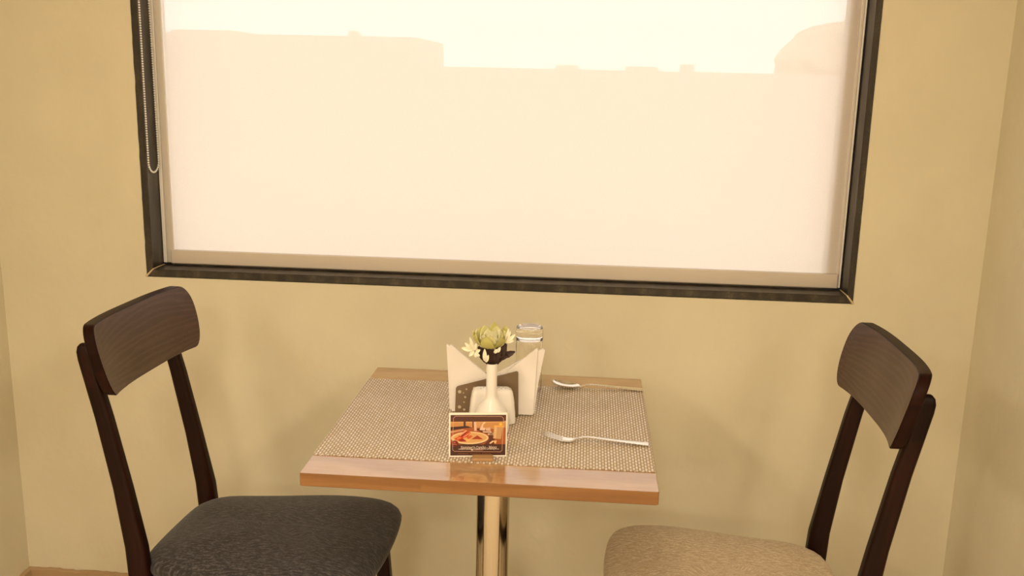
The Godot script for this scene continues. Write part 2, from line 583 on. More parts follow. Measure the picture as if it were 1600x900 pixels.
func ceiling_light(at: Vector3, energy: float, label: String) -> void:
	var t := base("ceiling_light", at)
	var b := MB.new()
	for s in [-1, 1]:
		rbox(b, Vector3(s * 0.3, -0.012, 0), Vector3(0.02, 0.024, 0.62), 0.003)
		rbox(b, Vector3(0, -0.012, s * 0.3), Vector3(0.58, 0.024, 0.02), 0.003)
	part("frame", b.mesh(), M.white_plastic, t)
	var d := MB.new()
	sharp_box(d, Vector3(-0.29, -0.012, -0.29), Vector3(0.29, -0.004, 0.29))
	part("diffuser", d.mesh(), M.lamp, t)
	tag(t, label, "lamp", "ceiling light panels")
	var l := AreaLight3D.new()
	l.name = "ceiling_glow"
	l.area_size = Vector2(0.58, 0.58)
	l.light_color = WARM
	l.light_energy = energy
	l.area_range = 12.0
	l.area_attenuation = 2.0
	l.shadow_enabled = true
	l.position = at + Vector3(0, -0.03, 0)
	l.rotation.x = -PI / 2
	add_child(l, true)

func room() -> void:
	var zo := WZ - 0.126
	# window wall: one mesh round the opening
	var b := MB.new()
	var ox0 := -0.9145
	var ox1 := 0.7945
	var oy0 := 0.9035
	var oy1 := 2.23
	sharp_box(b, Vector3(LX - 0.15, 0, zo), Vector3(ox0, CEIL, WZ))
	sharp_box(b, Vector3(ox1, 0, zo), Vector3(RX + 0.15, CEIL, WZ))
	sharp_box(b, Vector3(ox0, 0, zo), Vector3(ox1, oy0, WZ))
	sharp_box(b, Vector3(ox0, oy1, zo), Vector3(ox1, CEIL, WZ))
	var wf := part("wall_front", b.mesh(), M.wall)
	for q in [[0.8640, 0.1275, 0.026, 0.8], [0.8520, 0.1420, 0.014, -0.9], [0.8800, 0.1140, 0.012, 0.3], [-0.800, 0.118, 0.02, -0.2]]:
		var m := MB.new()
		var dq: Vector3 = Vector3(cos(q[3]), sin(q[3]), 0) * q[2] * 0.5
		var cq := Vector3(q[0], q[1], WZ + 0.0004)
		tube(m, PackedVector3Array([cq - dq, cq + Vector3(0.001, 0.002, 0.0004), cq + dq]), 0.0012, 0.0022, 6)
		part("plaster_flake", m.mesh(), M.flake, wf)
	struct(wf, "cream painted plaster wall around the window behind the table", "wall")
	b = MB.new()
	sharp_box(b, Vector3(-HX, 0, WZ), Vector3(LX, CEIL, NZ))
	struct(part("wall_left", b.mesh(), M.wall), "cream painted side wall at the left edge of the picture", "wall")
	b = MB.new()
	sharp_box(b, Vector3(RX, 0, WZ), Vector3(HX, CEIL, NZ))
	struct(part("wall_right", b.mesh(), M.wall), "cream painted side wall at the right edge of the picture", "wall")
	for k in 2:
		b = MB.new()
		sharp_box(b, Vector3(-HX - 0.15 if k == 0 else HX, 0, WZ), Vector3(-HX if k == 0 else HX + 0.15, CEIL, BZ))
		struct(part("wall_west" if k == 0 else "wall_east", b.mesh(), M.wall), "cream painted %s wall of the hall behind the viewpoint" % ("left" if k == 0 else "right"), "wall")
	b = MB.new()
	sharp_box(b, Vector3(-HX - 0.15, 0, BZ), Vector3(HX + 0.15, CEIL, BZ + 0.15))
	struct(part("wall_back", b.mesh(), M.wall), "cream painted wall behind the viewpoint", "wall")
	b = MB.new()
	sharp_box(b, Vector3(-HX - 0.15, CEIL, zo), Vector3(HX + 0.15, CEIL + 0.15, BZ + 0.15))
	struct(part("ceiling", b.mesh(), M.ceiling), "plain off-white ceiling above the frame", "ceiling")
	b = MB.new()
	sharp_box(b, Vector3(-HX - 0.15, -0.15, zo), Vector3(HX + 0.15, 0, BZ + 0.15))
	struct(part("floor", b.mesh(), M.floor), "smooth brown tiled floor below the table", "floor")
	# skirting: brown tile with a ragged paint line along its top
	skirting("baseboard_front", Vector3(LX, 0, WZ), Vector3(RX, 0, WZ), Vector3(0, 0, 1), 71, "brown tile skirting with ragged paint edge under the window wall")
	skirting("baseboard_left", Vector3(LX, 0, NZ), Vector3(LX, 0, WZ + 0.012), Vector3(1, 0, 0), 72, "brown tile skirting along the left side wall")
	skirting("baseboard_right", Vector3(RX, 0, WZ + 0.012), Vector3(RX, 0, NZ), Vector3(-1, 0, 0), 73, "brown tile skirting along the right side wall")

func skirting(called: String, a: Vector3, c: Vector3, out: Vector3, sd: int, label: String) -> void:
	var b := MB.new()
	var nz := noise(3.0, sd, 3)
	var n := int(a.distance_to(c) / 0.012)
	var rings := []
	for i in n + 1:
		var p := a.lerp(c, float(i) / n)
		var h := 0.093 + 0.0045 * nz.get_noise_1d(i * 0.012 * 3.0) + 0.003 * nz.get_noise_1d(i * 0.5 + 40.0)
		rings.append(PackedVector3Array([p, p + out * 0.011, p + out * 0.011 + Vector3(0, h - 0.003, 0), p + out * 0.007 + Vector3(0, h, 0), p + Vector3(0, h, 0)]))
	loft(b, rings)
	struct(part(called, b.mesh(), M.skirting), label, "skirting")

func window() -> void:
	var w := Node3D.new()
	w.name = "window_1"
	add_child(w)
	struct(w, "window with a dark stone surround in the wall behind the table", "window")
	var nz := noise(2.0, 81, 3)
	# stone lining: each slab runs along one side, mitred, with a slightly chipped outer arris
	var x0 := -0.9150
	var x1 := 0.7942
	var y0 := 0.9050
	var y1 := 2.228
	var corners := [Vector2(x0, y0), Vector2(x1, y0), Vector2(x1, y1), Vector2(x0, y1)]
	var names := ["stone_sill", "stone_jamb", "stone_head", "stone_jamb"]
	var thick := [0.0185, 0.0150, 0.0185, 0.0180]
	for k in 4:
		var a: Vector2 = corners[k]
		var c: Vector2 = corners[(k + 1) % 4]
		var d := (c - a).normalized()
		var inw := Vector2(-d.y, d.x)
		var ta: float = thick[(k + 3) % 4]
		var tc: float = thick[(k + 1) % 4]
		var t: float = thick[k]
		var n := 90
		var rings := []
		for i in n + 1:
			var s := float(i) / n
			var ro := nz.get_noise_1d(s * 30.0 + k * 50.0)
			var chip := maxf(0.0, nz.get_noise_1d(s * 90.0 + k * 77.0) - 0.35) * 0.006
			var po := a.lerp(c, s) + inw * (chip + 0.0008 * (ro + 0.6))
			var ins := a + d * ta + inw * t
			var ine := c - d * tc + inw * t
			var pin := ins.lerp(ine, s)
			var zf := WZ + 0.003
			var zb := WZ - 0.125
			var e := 0.0018
			var po2 := po + inw * e
			var pi2 := pin - inw * e
			rings.append(PackedVector3Array([Vector3(po.x, po.y, zb), Vector3(po.x, po.y, zf - e), Vector3(po2.x, po2.y, zf), Vector3(pi2.x, pi2.y, zf), Vector3(pin.x, pin.y, zf - e), Vector3(pin.x, pin.y, zb)]))
		var b := MB.new()
		loft(b, rings)
		part(names[k], b.mesh(30.0), M.stone, w)
		# filler in the mitre
		var ci := a + d * ta + inw * t
		var m := MB.new()
		var pts := PackedVector3Array()
		for i in 5:
			var q := a.lerp(ci, float(i) / 4)
			pts.append(Vector3(q.x, q.y, WZ + 0.0028))
		pts.append(Vector3(ci.x, ci.y, WZ - 0.03))
		pts.append(Vector3(ci.x, ci.y, WZ - 0.062))
		tube(m, pts, 0.0026, 0.0014, 6)
		part("mitre_filler", m.mesh(), M.putty, w)
	# aluminium sash frame behind the blind and its pane
	var fz := -0.557
	for q in [["sash_stile", -0.8900, 1.566, 0.022, 1.28], ["sash_stile", 0.7595, 1.566, 0.036, 1.28], ["sash_rail", -0.070, 0.938, 1.618, 0.032], ["sash_rail", -0.070, 2.190, 1.618, 0.032]]:
		var f := MB.new()
		rbox(f, Vector3(q[1], q[2], fz), Vector3(q[3], q[4], 0.036), 0.002)
		part(q[0], f.mesh(), M.alu_dark, w)
	var g := MB.new()
	sharp_box(g, Vector3(-0.885, 0.95, fz - 0.003), Vector3(0.752, 2.18, fz + 0.003))
	part("pane", g.mesh(), M.pane, w)

	# the blind
	var t := base("roller_blind", Vector3(-0.052, 0.928, -0.535))
	tag(t, "cream translucent roller blind pulled down over the window", "blind")
	var o := t.position
	var c := MB.new()
	c.quad(Vector3(-0.8685, 0.950, -0.5345) - o, Vector3(0.7665, 0.950, -0.5345) - o, Vector3(0.7665, 2.15, -0.5345) - o, Vector3(-0.8685, 2.15, -0.5345) - o, Vector2(0, 1.2), Vector2(1.635, 1.2), Vector2(1.635, 0), Vector2(0, 0))
	part("fabric", c.mesh(38, false), M.cloth, t)
	var r := MB.new()
	rbox(r, Vector3(-0.0526, 0.9455, -0.531) - o, Vector3(1.644, 0.0345, 0.013), 0.002)
	part("bottom_bar", r.mesh(), M.bar, t, "pale grey aluminium bottom bar")
	var ch := MB.new()
	rbox(ch, Vector3(-0.8782, 1.56, -0.5375) - o, Vector3(0.0186, 1.262, 0.014), 0.0015)
	part("side_channel", ch.mesh(), M.alu, t)
	ch = MB.new()
	rbox(ch, Vector3(-0.8920, 1.56, -0.5385) - o, Vector3(0.0085, 1.262, 0.020), 0.0012)
	part("side_seal", ch.mesh(), M.white_plastic, t, "white edge strip of the left channel")
	ch = MB.new()
	rbox(ch, Vector3(0.7682, 1.56, -0.5385) - o, Vector3(0.0075, 1.262, 0.016), 0.0012)
	part("side_channel", ch.mesh(), M.alu, t)
	ch = MB.new()
	rbox(ch, Vector3(0.7743, 1.56, -0.5375) - o, Vector3(0.0042, 1.262, 0.018), 0.001)
	part("side_seal", ch.mesh(), M.white_plastic, t, "white edge strip of the right channel")
	var tu := MB.new()
	lathe(tu, PackedVector2Array([Vector2(0, -0.82), Vector2(0.02, -0.82), Vector2(0.02, 0.82), Vector2(0, 0.82)]), 24)
	tu.xf(Transform3D(Basis(Vector3(0, 0, 1), PI / 2), Vector3(-0.052, 2.185, -0.5250) - o))
	part("roller", tu.mesh(), M.alu, t)
	# bead chain: an endless loop of small balls
	var path := PackedVector3Array()
	for i in 60:
		path.append(Vector3(-0.8925, 2.16 - i * 0.0163, -0.4685))
	for i in 25:
		var a := PI * i / 24.0
		path.append(Vector3(-0.8925 + 0.002 * i / 24.0, 1.186 - 0.026 * sin(a), -0.494 + 0.0255 * cos(a)))
	for i in 60:
		path.append(Vector3(lerpf(-0.8905, -0.8925, i / 59.0), 1.20 + i * 0.0163, lerpf(-0.5195, -0.5150, i / 59.0)))
	var beads := SurfaceTool.new()
	beads.begin(Mesh.PRIMITIVE_TRIANGLES)
	var ball := SphereMesh.new()
	ball.radius = 0.0024
	ball.height = 0.0048
	ball.radial_segments = 10
	ball.rings = 5
	var curve := Curve3D.new()
	for q in path:
		curve.add_point(q - o)
	var len := curve.get_baked_length()
	var s := 0.0
	while s < len:
		beads.append_from(ball, 0, Transform3D(Basis(), curve.sample_baked(s)))
		s += 0.0058
	var cord := MB.new()
	var cp := PackedVector3Array()
	for q in path:
		cp.append(q - o)
	tube(cord, cp, 0.0006, 0.0006, 5)
	beads.append_from(cord.mesh(), 0, Transform3D())
	var bc := part("bead_chain", beads.commit(), M.beads, t, "looped white bead pull chain")
	bc.set_meta("kind", "stuff")

func outside() -> void:
	var b := MB.new()
	sharp_box(b, Vector3(-40, -4.2, -60), Vector3(40, -4.0, -2.5))
	struct(part("ground", b.mesh(), M.ground), "pale ground outside the window", "ground")
	var t := base("building", Vector3(-4.4, -4, -15.5))
	b = MB.new()
	sharp_box(b, Vector3(-3.8, 0, -1.5), Vector3(1.72, 5.98, 1.5))
	part("wall", b.mesh(), M.building, t)
	b = MB.new()
	rbox(b, Vector3(0.45, 6.03, 0.4), Vector3(0.16, 0.14, 0.3), 0.01)
	part("chimney", b.mesh(), M.building, t)
	b = MB.new()
	rbox(b, Vector3(-2.1, 6.01, 0.4), Vector3(1.1, 0.10, 0.8), 0.01)
	part("parapet", b.mesh(), M.building, t)
	tag(t, "pale flat-roofed building seen faintly through the upper left of the blind", "building", "")
	t = base("building", Vector3(0.9, -4, -15.5))
	b = MB.new()
	sharp_box(b, Vector3(-3.58, 0, -1.5), Vector3(5.6, 5.53, 1.5))
	part("wall", b.mesh(), M.building, t)
	for q in [[0.1, 5.55, 0.55, 0.12], [0.86, 5.57, 0.22, 0.18], [-1.15, 5.55, 0.4, 0.12]]:
		b = MB.new()
		rbox(b, Vector3(q[0], q[1], 0.5), Vector3(q[2], q[3], 0.3), 0.01)
		part("roof_hut", b.mesh(), M.building, t)
	tag(t, "lower pale building seen faintly through the middle of the blind", "building", "")
	t = base("tree", Vector3(5.05, -4, -18.6))
	var nz := noise(1.6, 91, 3)
	b = MB.new()
	var rings := []
	for i in 15:
		var a := PI * (i + 0.3) / 14.6
		var ring := PackedVector3Array()
		for j in 28:
			var c := TAU * j / 28
			var d := Vector3(sin(a) * cos(c), -cos(a), sin(a) * sin(c))
			ring.append(Vector3(0.05, 5.62, 0) + d * Vector3(1.2, 0.93, 1.1) * (1.0 + 0.22 * nz.get_noise_3dv(d * 2.0)))
		rings.append(ring)
	loft(b, rings)
	part("crown", b.mesh(), M.foliage, t)
	b = MB.new()
	tube(b, PackedVector3Array([Vector3(0, 0, 0), Vector3(0.04, 2.5, 0), Vector3(0, 5.2, 0)]), 0.16, 0.07, 10)
	part("trunk", b.mesh(), M.stem, t)
	tag(t, "rounded tree seen faintly through the upper right of the blind", "tree")

func table() -> void:
	var t := base("table", Vector3(0, 0, 0))
	tag(t, "small square wood-laminate table on a steel column between the two chairs", "table")
	# slab with an undercut lower edge
	var rings := []
	for l in [[0.274, 0.2765, 0.7210], [0.2985, 0.301, 0.7262], [0.30, 0.3025, 0.7275], [0.30, 0.3025, 0.7490], [0.2992, 0.3017, 0.7498]]:
		var ring := PackedVector3Array()
		for q in rrect(l[0], l[1], 0.0025, 2):
			ring.append(Vector3(q.x, l[2], q.y))
		rings.append(ring)
	var b := MB.new()
	loft(b, rings, true, false)
	for i in b.p.size():
		b.u[i] = Vector2(b.p[i].x + b.p[i].z * 0.31, b.p[i].y)
	var top := MB.new()
	var r: PackedVector3Array = rings[-1]
	for j in r.size():
		top.tri(Vector3(0, 0.75, 0), r[(j + 1) % r.size()], r[j])
	for i in top.p.size():
		top.p[i].y = 0.7500
	var top_ring := PackedVector3Array()
	for j in r.size():
		b.quad(r[j], r[(j + 1) % r.size()], Vector3(r[(j + 1) % r.size()].x, 0.75, r[(j + 1) % r.size()].z), Vector3(r[j].x, 0.75, r[j].z))
	top.planar(Vector3(1, 0, 0), Vector3(0, 0, 1))
	var slab := part("tabletop", b.mesh(28, false), M.table_edge, t)
	part("top_surface", top.mesh(38, false), M.table, slab, "brown wood-grain laminate surface")
	b = MB.new()
	lathe(b, PackedVector2Array([Vector2(0, 0.712), Vector2(0.033, 0.712), Vector2(0.033, 0.028), Vector2(0, 0.028)]), 64)
	part("column", b.mesh(), M.steel, t, "polished steel column")
	b = MB.new()
	rbox(b, Vector3(0, 0.7165, 0), Vector3(0.28, 0.009, 0.28), 0.002)
	part("mounting_plate", b.mesh(), M.under, t)
	b = MB.new()
	lathe(b, PackedVector2Array([Vector2(0, 0), Vector2(0.21, 0), Vector2(0.212, 0.006), Vector2(0.19, 0.014), Vector2(0.06, 0.026), Vector2(0.04, 0.030), Vector2(0, 0.030)]), 64)
	part("foot_plate", b.mesh(), M.steel, t)

# chair facing +x, its origin on the floor under the seat
func chair(called: String, at: Vector3, turn: float, lean: float, reach: float, cloth: Material, label: String) -> void:
	var t := base(called, at, turn)
	tag(t, label, "chair", "dining chairs at the small table")
	for s in [-1.0, 1.0]:
		# rear leg and back post in one piece: [height, x, z, half depth, half width]
		var rings := []
		for l in [[0.0, -0.262, 0.168, 0.013, 0.011], [0.2, -0.228, 0.161, 0.018, 0.014], [0.42, -0.203, 0.155, 0.0215, 0.0155], [0.50, -0.209, 0.154, 0.0205, 0.0150], [0.62, -0.2295, 0.152, 0.0175, 0.0135], [0.76, -0.2580, 0.151, 0.0162, 0.0118], [0.873, -0.2855, 0.150, 0.0152, 0.0108], [0.888, -0.2887, 0.150, 0.0140, 0.0100], [0.898, -0.2901, 0.150, 0.0108, 0.0080], [0.903, -0.2906, 0.150, 0.0060, 0.0045], [0.9045, -0.2908, 0.150, 0.0025, 0.0020]]:
			var ring := PackedVector3Array()
			for q in rrect(l[3], l[4], l[4] * 0.62, 4):
				ring.append(Vector3(l[1] + q.x + lean * maxf(0.0, l[0] - 0.42), l[0], s * l[2] + q.y))
			rings.append(ring)
		var b := MB.new()
		loft(b, rings)
		for i in b.u.size():
			b.u[i] = Vector2(b.u[i].y, b.u[i].x)
		part("back_post", b.mesh(50), M.post, t)
		rings = []
		for l in [[0.0, 0.222, 0.192, 0.0105], [0.2, 0.205, 0.180, 0.0140], [0.36, 0.192, 0.170, 0.0170], [0.426, 0.188, 0.167, 0.0175]]:
			var ring := PackedVector3Array()
			for q in rrect(l[3], l[3], l[3] * 0.6, 4):
				ring.append(Vector3(l[1] + q.x, l[0], s * l[2] + q.y))
			rings.append(ring)
		b = MB.new()
		loft(b, rings)
		for i in b.u.size():
			b.u[i] = Vector2(b.u[i].y, b.u[i].x)
		part("front_leg", b.mesh(50), M.post, t)
	# rails under the seat
	var ra := MB.new()
	rbox(ra, Vector3(0.19, 0.392, 0), Vector3(0.02, 0.05, 0.31), 0.003)
	rbox(ra, Vector3(-0.2, 0.392, 0), Vector3(0.02, 0.05, 0.29), 0.003)
	for s in [-1, 1]:
		rbox(ra, Vector3(0, 0.392, s * 0.158), Vector3(0.38, 0.05, 0.02), 0.003)
	ra.planar(Vector3(1, 0, 0.4), Vector3(0, 1, 0))
	part("seat_rail", ra.mesh(), M.post, t)
	# seat: a rounded trapezoid cushion
	var outline := PackedVector2Array()
	var corner := [Vector2(0.226 + reach, 0.205), Vector2(0.245 + reach, 0.07), Vector2(0.245 + reach, -0.07), Vector2(0.226 + reach, -0.205), Vector2(0.10, -0.222), Vector2(-0.215, -0.158), Vector2(-0.222, 0), Vector2(-0.215, 0.158), Vector2(0.10, 0.222)]
	var curve := soften(PackedVector2Array(corner), 0.075, 6)
	# even spacing round the outline
	var cl := curve.duplicate()
	cl.append(curve[0])
	var total := 0.0
	for i in curve.size():
		total += cl[i].distance_to(cl[i + 1])
	var n := 72
	var seg := 0
	var run := 0.0
	for i in n:
		var want := total * i / n
		while run + cl[seg].distance_to(cl[seg + 1]) < want:
			run += cl[seg].distance_to(cl[seg + 1])
			seg += 1
		outline.append(cl[seg].lerp(cl[seg + 1], (want - run) / cl[seg].distance_to(cl[seg + 1])))
	var rings := []
	for l in [[0.045, 0.404], [0.026, 0.406], [0.013, 0.416], [0.004, 0.428], [0.0, 0.438], [0.003, 0.4455], [0.009, 0.4520], [0.020, 0.4580], [0.042, 0.4650], [0.078, 0.4720], [0.120, 0.4770], [0.165, 0.4795]]:
		var ring := PackedVector3Array()
		for q in outline:
			var p: Vector2 = q * (1.0 - l[0] / q.length())
			ring.append(Vector3(p.x, l[1] + 0.013, p.y))
		rings.append(ring)
	var b := MB.new()
	loft(b, rings)
	for i in b.p.size():
		b.u[i] = Vector2(b.p[i].x * 0.6 + 0.3, b.p[i].z + (b.p[i].y - 0.44) * signf(b.p[i].z) * 0.6)
	part("seat", b.mesh(60), cloth, t)
	# curved back panel: grid of columns; thickness in d
	var hw := 0.196
	var ht := 0.134
	var rad := 0.030
	var cols := PackedFloat32Array()
	for i in 9:
		cols.append(-hw + rad * (1.0 - cos(PI / 2 * i / 8)))
	for i in range(1, 16):
		cols.append(lerpf(-hw + rad, hw - rad, i / 16.0))
	for i in range(8, -1, -1):
		cols.append(hw - rad * (1.0 - cos(PI / 2 * i / 8)))
	var rows := 8
	var place := func(z: float, y: float, d: float) -> Vector3:
		var k := z / hw
		return Vector3(-0.268 + (ht - y) * 0.26 + 0.022 * pow(absf(k), 3.2) - d, 0.812 + y, z)
	var grids := []
	for lv in [[0.0016, 0.0], [0.0, 0.0016], [0.0, 0.0204], [0.0016, 0.022]]:
		var grid := []
		for z0 in cols:
			var z: float = z0 * (1.0 - lv[0] / hw)
			var d := hw - absf(z0)
			var cut := 0.0
			if d < rad:
				cut = 1.0 - sqrt(maxf(0.0, 1.0 - pow((rad - d) / rad, 2.0)))
			var col := PackedVector3Array()
			for j in rows + 1:
				col.append(place.call(z, lerpf(0.076 * cut + lv[0], ht - 0.046 * cut - lv[0], float(j) / rows), lv[1]))
			grid.append(col)
		grids.append(grid)
	var face := MB.new()
	for g in [0, 3]:
		for i in cols.size() - 1:
			for j in rows:
				var q := [grids[g][i][j], grids[g][i + 1][j], grids[g][i + 1][j + 1], grids[g][i][j + 1]]
				if g == 3:
					q.reverse()
				face.quad(q[0], q[1], q[2], q[3])
	for i in face.p.size():
		face.u[i] = Vector2(face.p[i].z + 0.194, 0.946 - face.p[i].y)
	var edge := MB.new()
	for g in 3:
		var loops := []
		for gg in [g, g + 1]:
			var lp := PackedVector3Array()
			var cn := cols.size()
			for i in cn:
				lp.append(grids[gg][i][rows])
			for j in range(rows - 1, -1, -1):
				lp.append(grids[gg][cn - 1][j])
			for i in range(cn - 2, -1, -1):
				lp.append(grids[gg][i][0])
			for j in range(1, rows):
				lp.append(grids[gg][0][j])
			loops.append(lp)
		for i in loops[0].size():
			var k: int = (i + 1) % loops[0].size()
			edge.quad(loops[0][i], loops[0][k], loops[1][k], loops[1][i], Vector2(i * 0.012, 0.01 * g), Vector2(i * 0.012 + 0.012, 0.01 * g), Vector2(i * 0.012 + 0.012, 0.01 * g + 0.01), Vector2(i * 0.012, 0.01 * g + 0.01))
	var bp := part("backrest", face.mesh(60, true), M.panel, t, "curved walnut-stained back panel")
	part("panel_edge", edge.mesh(50, true), M.panel_edge, bp)

func placemat() -> void:
	var b := MB.new()
	var nx := 2
	rbox(b, Vector3(0, 0.75095, 0.004), Vector3(0.598, 0.0015, 0.438), 0.0005, 0.001)
	b.planar(Vector3(1, 0, 0), Vector3(0, 0, 1))
	var t := base("placemat", Vector3(0, 0, 0))
	part("woven_sheet", b.mesh(), M.weave, t)
	# loose cut threads along the front edge
	var rng := RandomNumberGenerator.new()
	rng.seed = 7
	var f := MB.new()
	for i in 70:
		var x := rng.randf_range(-0.297, 0.297)
		var l := rng.randf_range(0.001, 0.0035)
		tube(f, PackedVector3Array([Vector3(x, 0.7512, 0.221), Vector3(x + rng.randf_range(-0.002, 0.002), 0.7509, 0.223 + l)]), 0.0006, 0.0005, 5)
	var fr := part("frayed_edge", f.mesh(), M.paper, t, "frayed pale thread ends along the front edge")
	fr.set_meta("kind", "stuff")
	tag(t, "beige woven placemat running across the whole tabletop", "placemat")

func napkins() -> void:
	# holder: base and two slanted plates
	var t := base("napkin_holder", Vector3(-0.018, 0.7517, -0.02))
	tag(t, "brown napkin holder with pale dots on its slanted front plate, behind the vase", "napkin holder")
	var f := PackedVector2Array([Vector2(-0.0625, 0.0), Vector2(0.0635, 0.0), Vector2(0.0610, 0.0955), Vector2(-0.0610, 0.0575)])
	var b := MB.new()
	prism(b, soften(f, 0.005), 0.0055, 0.0085, 0.0005)
	var fp := part("front_plate", b.mesh(), M.plate, t)
	b = MB.new()
	prism(b, soften(PackedVector2Array([Vector2(-0.0625, 0.0), Vector2(0.0635, 0.0), Vector2(0.0610, 0.058), Vector2(-0.0610, 0.058)]), 0.005), -0.033, -0.030, 0.0005)
	part("rear_plate", b.mesh(), M.plate, t)
	b = MB.new()
	rbox(b, Vector3(0.0005, 0.0015, -0.0125), Vector3(0.124, 0.003, 0.037), 0.0008)
	part("floor_plate", b.mesh(), M.plate, t)
	for d in [[-0.0535, 0.0475, 0.0036], [-0.0535, 0.0160, 0.0036], [-0.0400, 0.0535, 0.0018], [-0.0425, 0.0370, 0.0024], [-0.0240, 0.0560, 0.0036], [-0.0445, 0.0265, 0.0017], [-0.0440, 0.0110, 0.0026], [-0.0460, 0.0455, 0.0012]]:
		var q := MB.new()
		lathe(q, PackedVector2Array([Vector2(0, 0.0), Vector2(d[2], 0.0), Vector2(d[2] * 0.9, 0.0006), Vector2(0, 0.0006)]), 20)
		q.xf(Transform3D(Basis(Vector3(1, 0, 0), PI / 2), Vector3(d[0], d[1], 0.0082)))
		part("pale_dot", q.mesh(), M.dot, fp)
	# four paper napkins, two to each side
	var shapes := [
		["napkin", [-0.0705, 0.0030, -0.0735, 0.060, -0.0745, 0.1400, -0.0710, 0.1385, -0.0045, 0.0840, -0.0005, 0.0780, -0.0005, 0.0030], -0.0010, "white folded paper napkin with a pointed tip at the front left of the holder"],
		["napkin", [-0.0760, 0.0032, -0.0790, 0.070, -0.0832, 0.1378, -0.0800, 0.1372, -0.0020, 0.0760, -0.0020, 0.0032], -0.0090, "white folded paper napkin whose tip shows left of the front left one"],
		["napkin", [0.0005, 0.0030, 0.0005, 0.0765, 0.0325, 0.0850, 0.0950, 0.1395, 0.0975, 0.1390, 0.0975, 0.1330, 0.0920, 0.0030], -0.0010, "white folded paper napkin with a pointed tip at the front right of the holder"],
		["napkin", [0.0025, 0.0032, 0.0025, 0.0740, 0.0985, 0.1330, 0.1075, 0.1372, 0.1115, 0.1345, 0.1005, 0.070, 0.0940, 0.0032], -0.0090, "white folded paper napkin whose tip shows right of the front right one"]]
	for s in shapes:
		var poly := PackedVector2Array()
		for i in s[1].size() / 2:
			poly.append(Vector2(s[1][i * 2], s[1][i * 2 + 1]))
		b = MB.new()
		prism(b, soften(poly, 0.0016, 2), s[2] - 0.006, s[2], 0.0008)
		var o := part(s[0], b.mesh(), M.paper)
		o.position = Vector3(-0.018, 0.7517, -0.02)
		tag(o, s[3], "napkin", "paper napkins in the holder")

func shakers() -> void:
	for k in 2:
		var s := -1.0 if k == 0 else 1.0
		var turn := 0.16
		var at := Vector3(-0.0035, 0.7517, 0.020) + Basis(Vector3.UP, turn) * Vector3(s * 0.0228, 0, 0)
		var t := base("shaker", at, turn)
		var rings := []
		# outer side leans in, inner side stays upright
		for l in [[0.0, 0.0205, 0.0015], [0.002, 0.0222, 0.0], [0.020, 0.0218, 0.0], [0.045, 0.0205, 0.0], [0.060, 0.0192, 0.0], [0.0655, 0.0178, 0.0], [0.0680, 0.0155, 0.0], [0.0690, 0.0120, 0.0]]:
			var ring := PackedVector3Array()
			for q in rrect(l[1], l[1] * 0.82, l[1] * 0.42, 5):
				ring.append(Vector3(q.x - s * (0.0222 - l[1]) * 0.85, l[0], q.y))
			rings.append(ring)
		var b := MB.new()
		loft(b, rings)
		part("body", b.mesh(50), M.ceramic, t)
		for h in ([[-0.006, 0.003], [0.006, 0.003], [0.0, -0.005]] if k == 0 else [[-0.008, 0.003], [0.0, 0.004], [0.008, 0.003], [-0.004, -0.004], [0.004, -0.004]]):
			var q := MB.new()
			lathe(q, PackedVector2Array([Vector2(0, 0.0686), Vector2(0.0011, 0.0686), Vector2(0.0011, 0.06915), Vector2(0, 0.06915)]), 10, Vector3(h[0] - s * 0.006, 0, h[1]))
			part("pour_hole", q.mesh(), M.hole, t)
		tag(t, "white ceramic shaker with three holes, left half of the pair behind the vase" if k == 0 else "white ceramic shaker with five holes, right half of the pair behind the vase", "shaker", "salt and pepper shakers behind the vase")

func tumbler() -> void:
	var t := base("tumbler", Vector3(0.0535, 0.7517, -0.19))
	var b := MB.new()
	# upside down: open rim below, thick base on top; one closed profile, inside first
	lathe(b, PackedVector2Array([Vector2(0.0, 0.1165), Vector2(0.0150, 0.1152), Vector2(0.0225, 0.1140), Vector2(0.0258, 0.110), Vector2(0.0266, 0.100), Vector2(0.0262, 0.0008), Vector2(0.0268, 0.0), Vector2(0.0276, 0.0), Vector2(0.0282, 0.0008),
		Vector2(0.0286, 0.112), Vector2(0.0290, 0.115), Vector2(0.0288, 0.118), Vector2(0.0284, 0.1355), Vector2(0.0276, 0.1385), Vector2(0.0262, 0.1395), Vector2(0.0180, 0.1385), Vector2(0.0, 0.1375)]), 72)
	part("glass_body", b.mesh(45), M.glass, t)
	tag(t, "clear glass tumbler standing upside down behind the right napkins", "glass")

func vase() -> void:
	var t := base("bud_vase", Vector3(-0.0005, 0.7517, 0.072))
	var b := MB.new()
	var pr := PackedVector2Array([Vector2(0.0, 0.0), Vector2(0.030, 0.0), Vector2(0.0335, 0.002), Vector2(0.0350, 0.010), Vector2(0.0348, 0.022), Vector2(0.0325, 0.0345), Vector2(0.0275, 0.0440), Vector2(0.0205, 0.0545), Vector2(0.0140, 0.0635), Vector2(0.0112, 0.0685), Vector2(0.0103, 0.0760), Vector2(0.0100, 0.100), Vector2(0.0104, 0.125), Vector2(0.0110, 0.1335), Vector2(0.0107, 0.1350), Vector2(0.0098, 0.1345), Vector2(0.0088, 0.128), Vector2(0.0082, 0.09), Vector2(0.0, 0.088)])
	lathe(b, pr, 48)
	part("body", b.mesh(45), M.ceramic, t)
	tag(t, "white ceramic bud vase with a slim neck, behind the menu card", "vase")

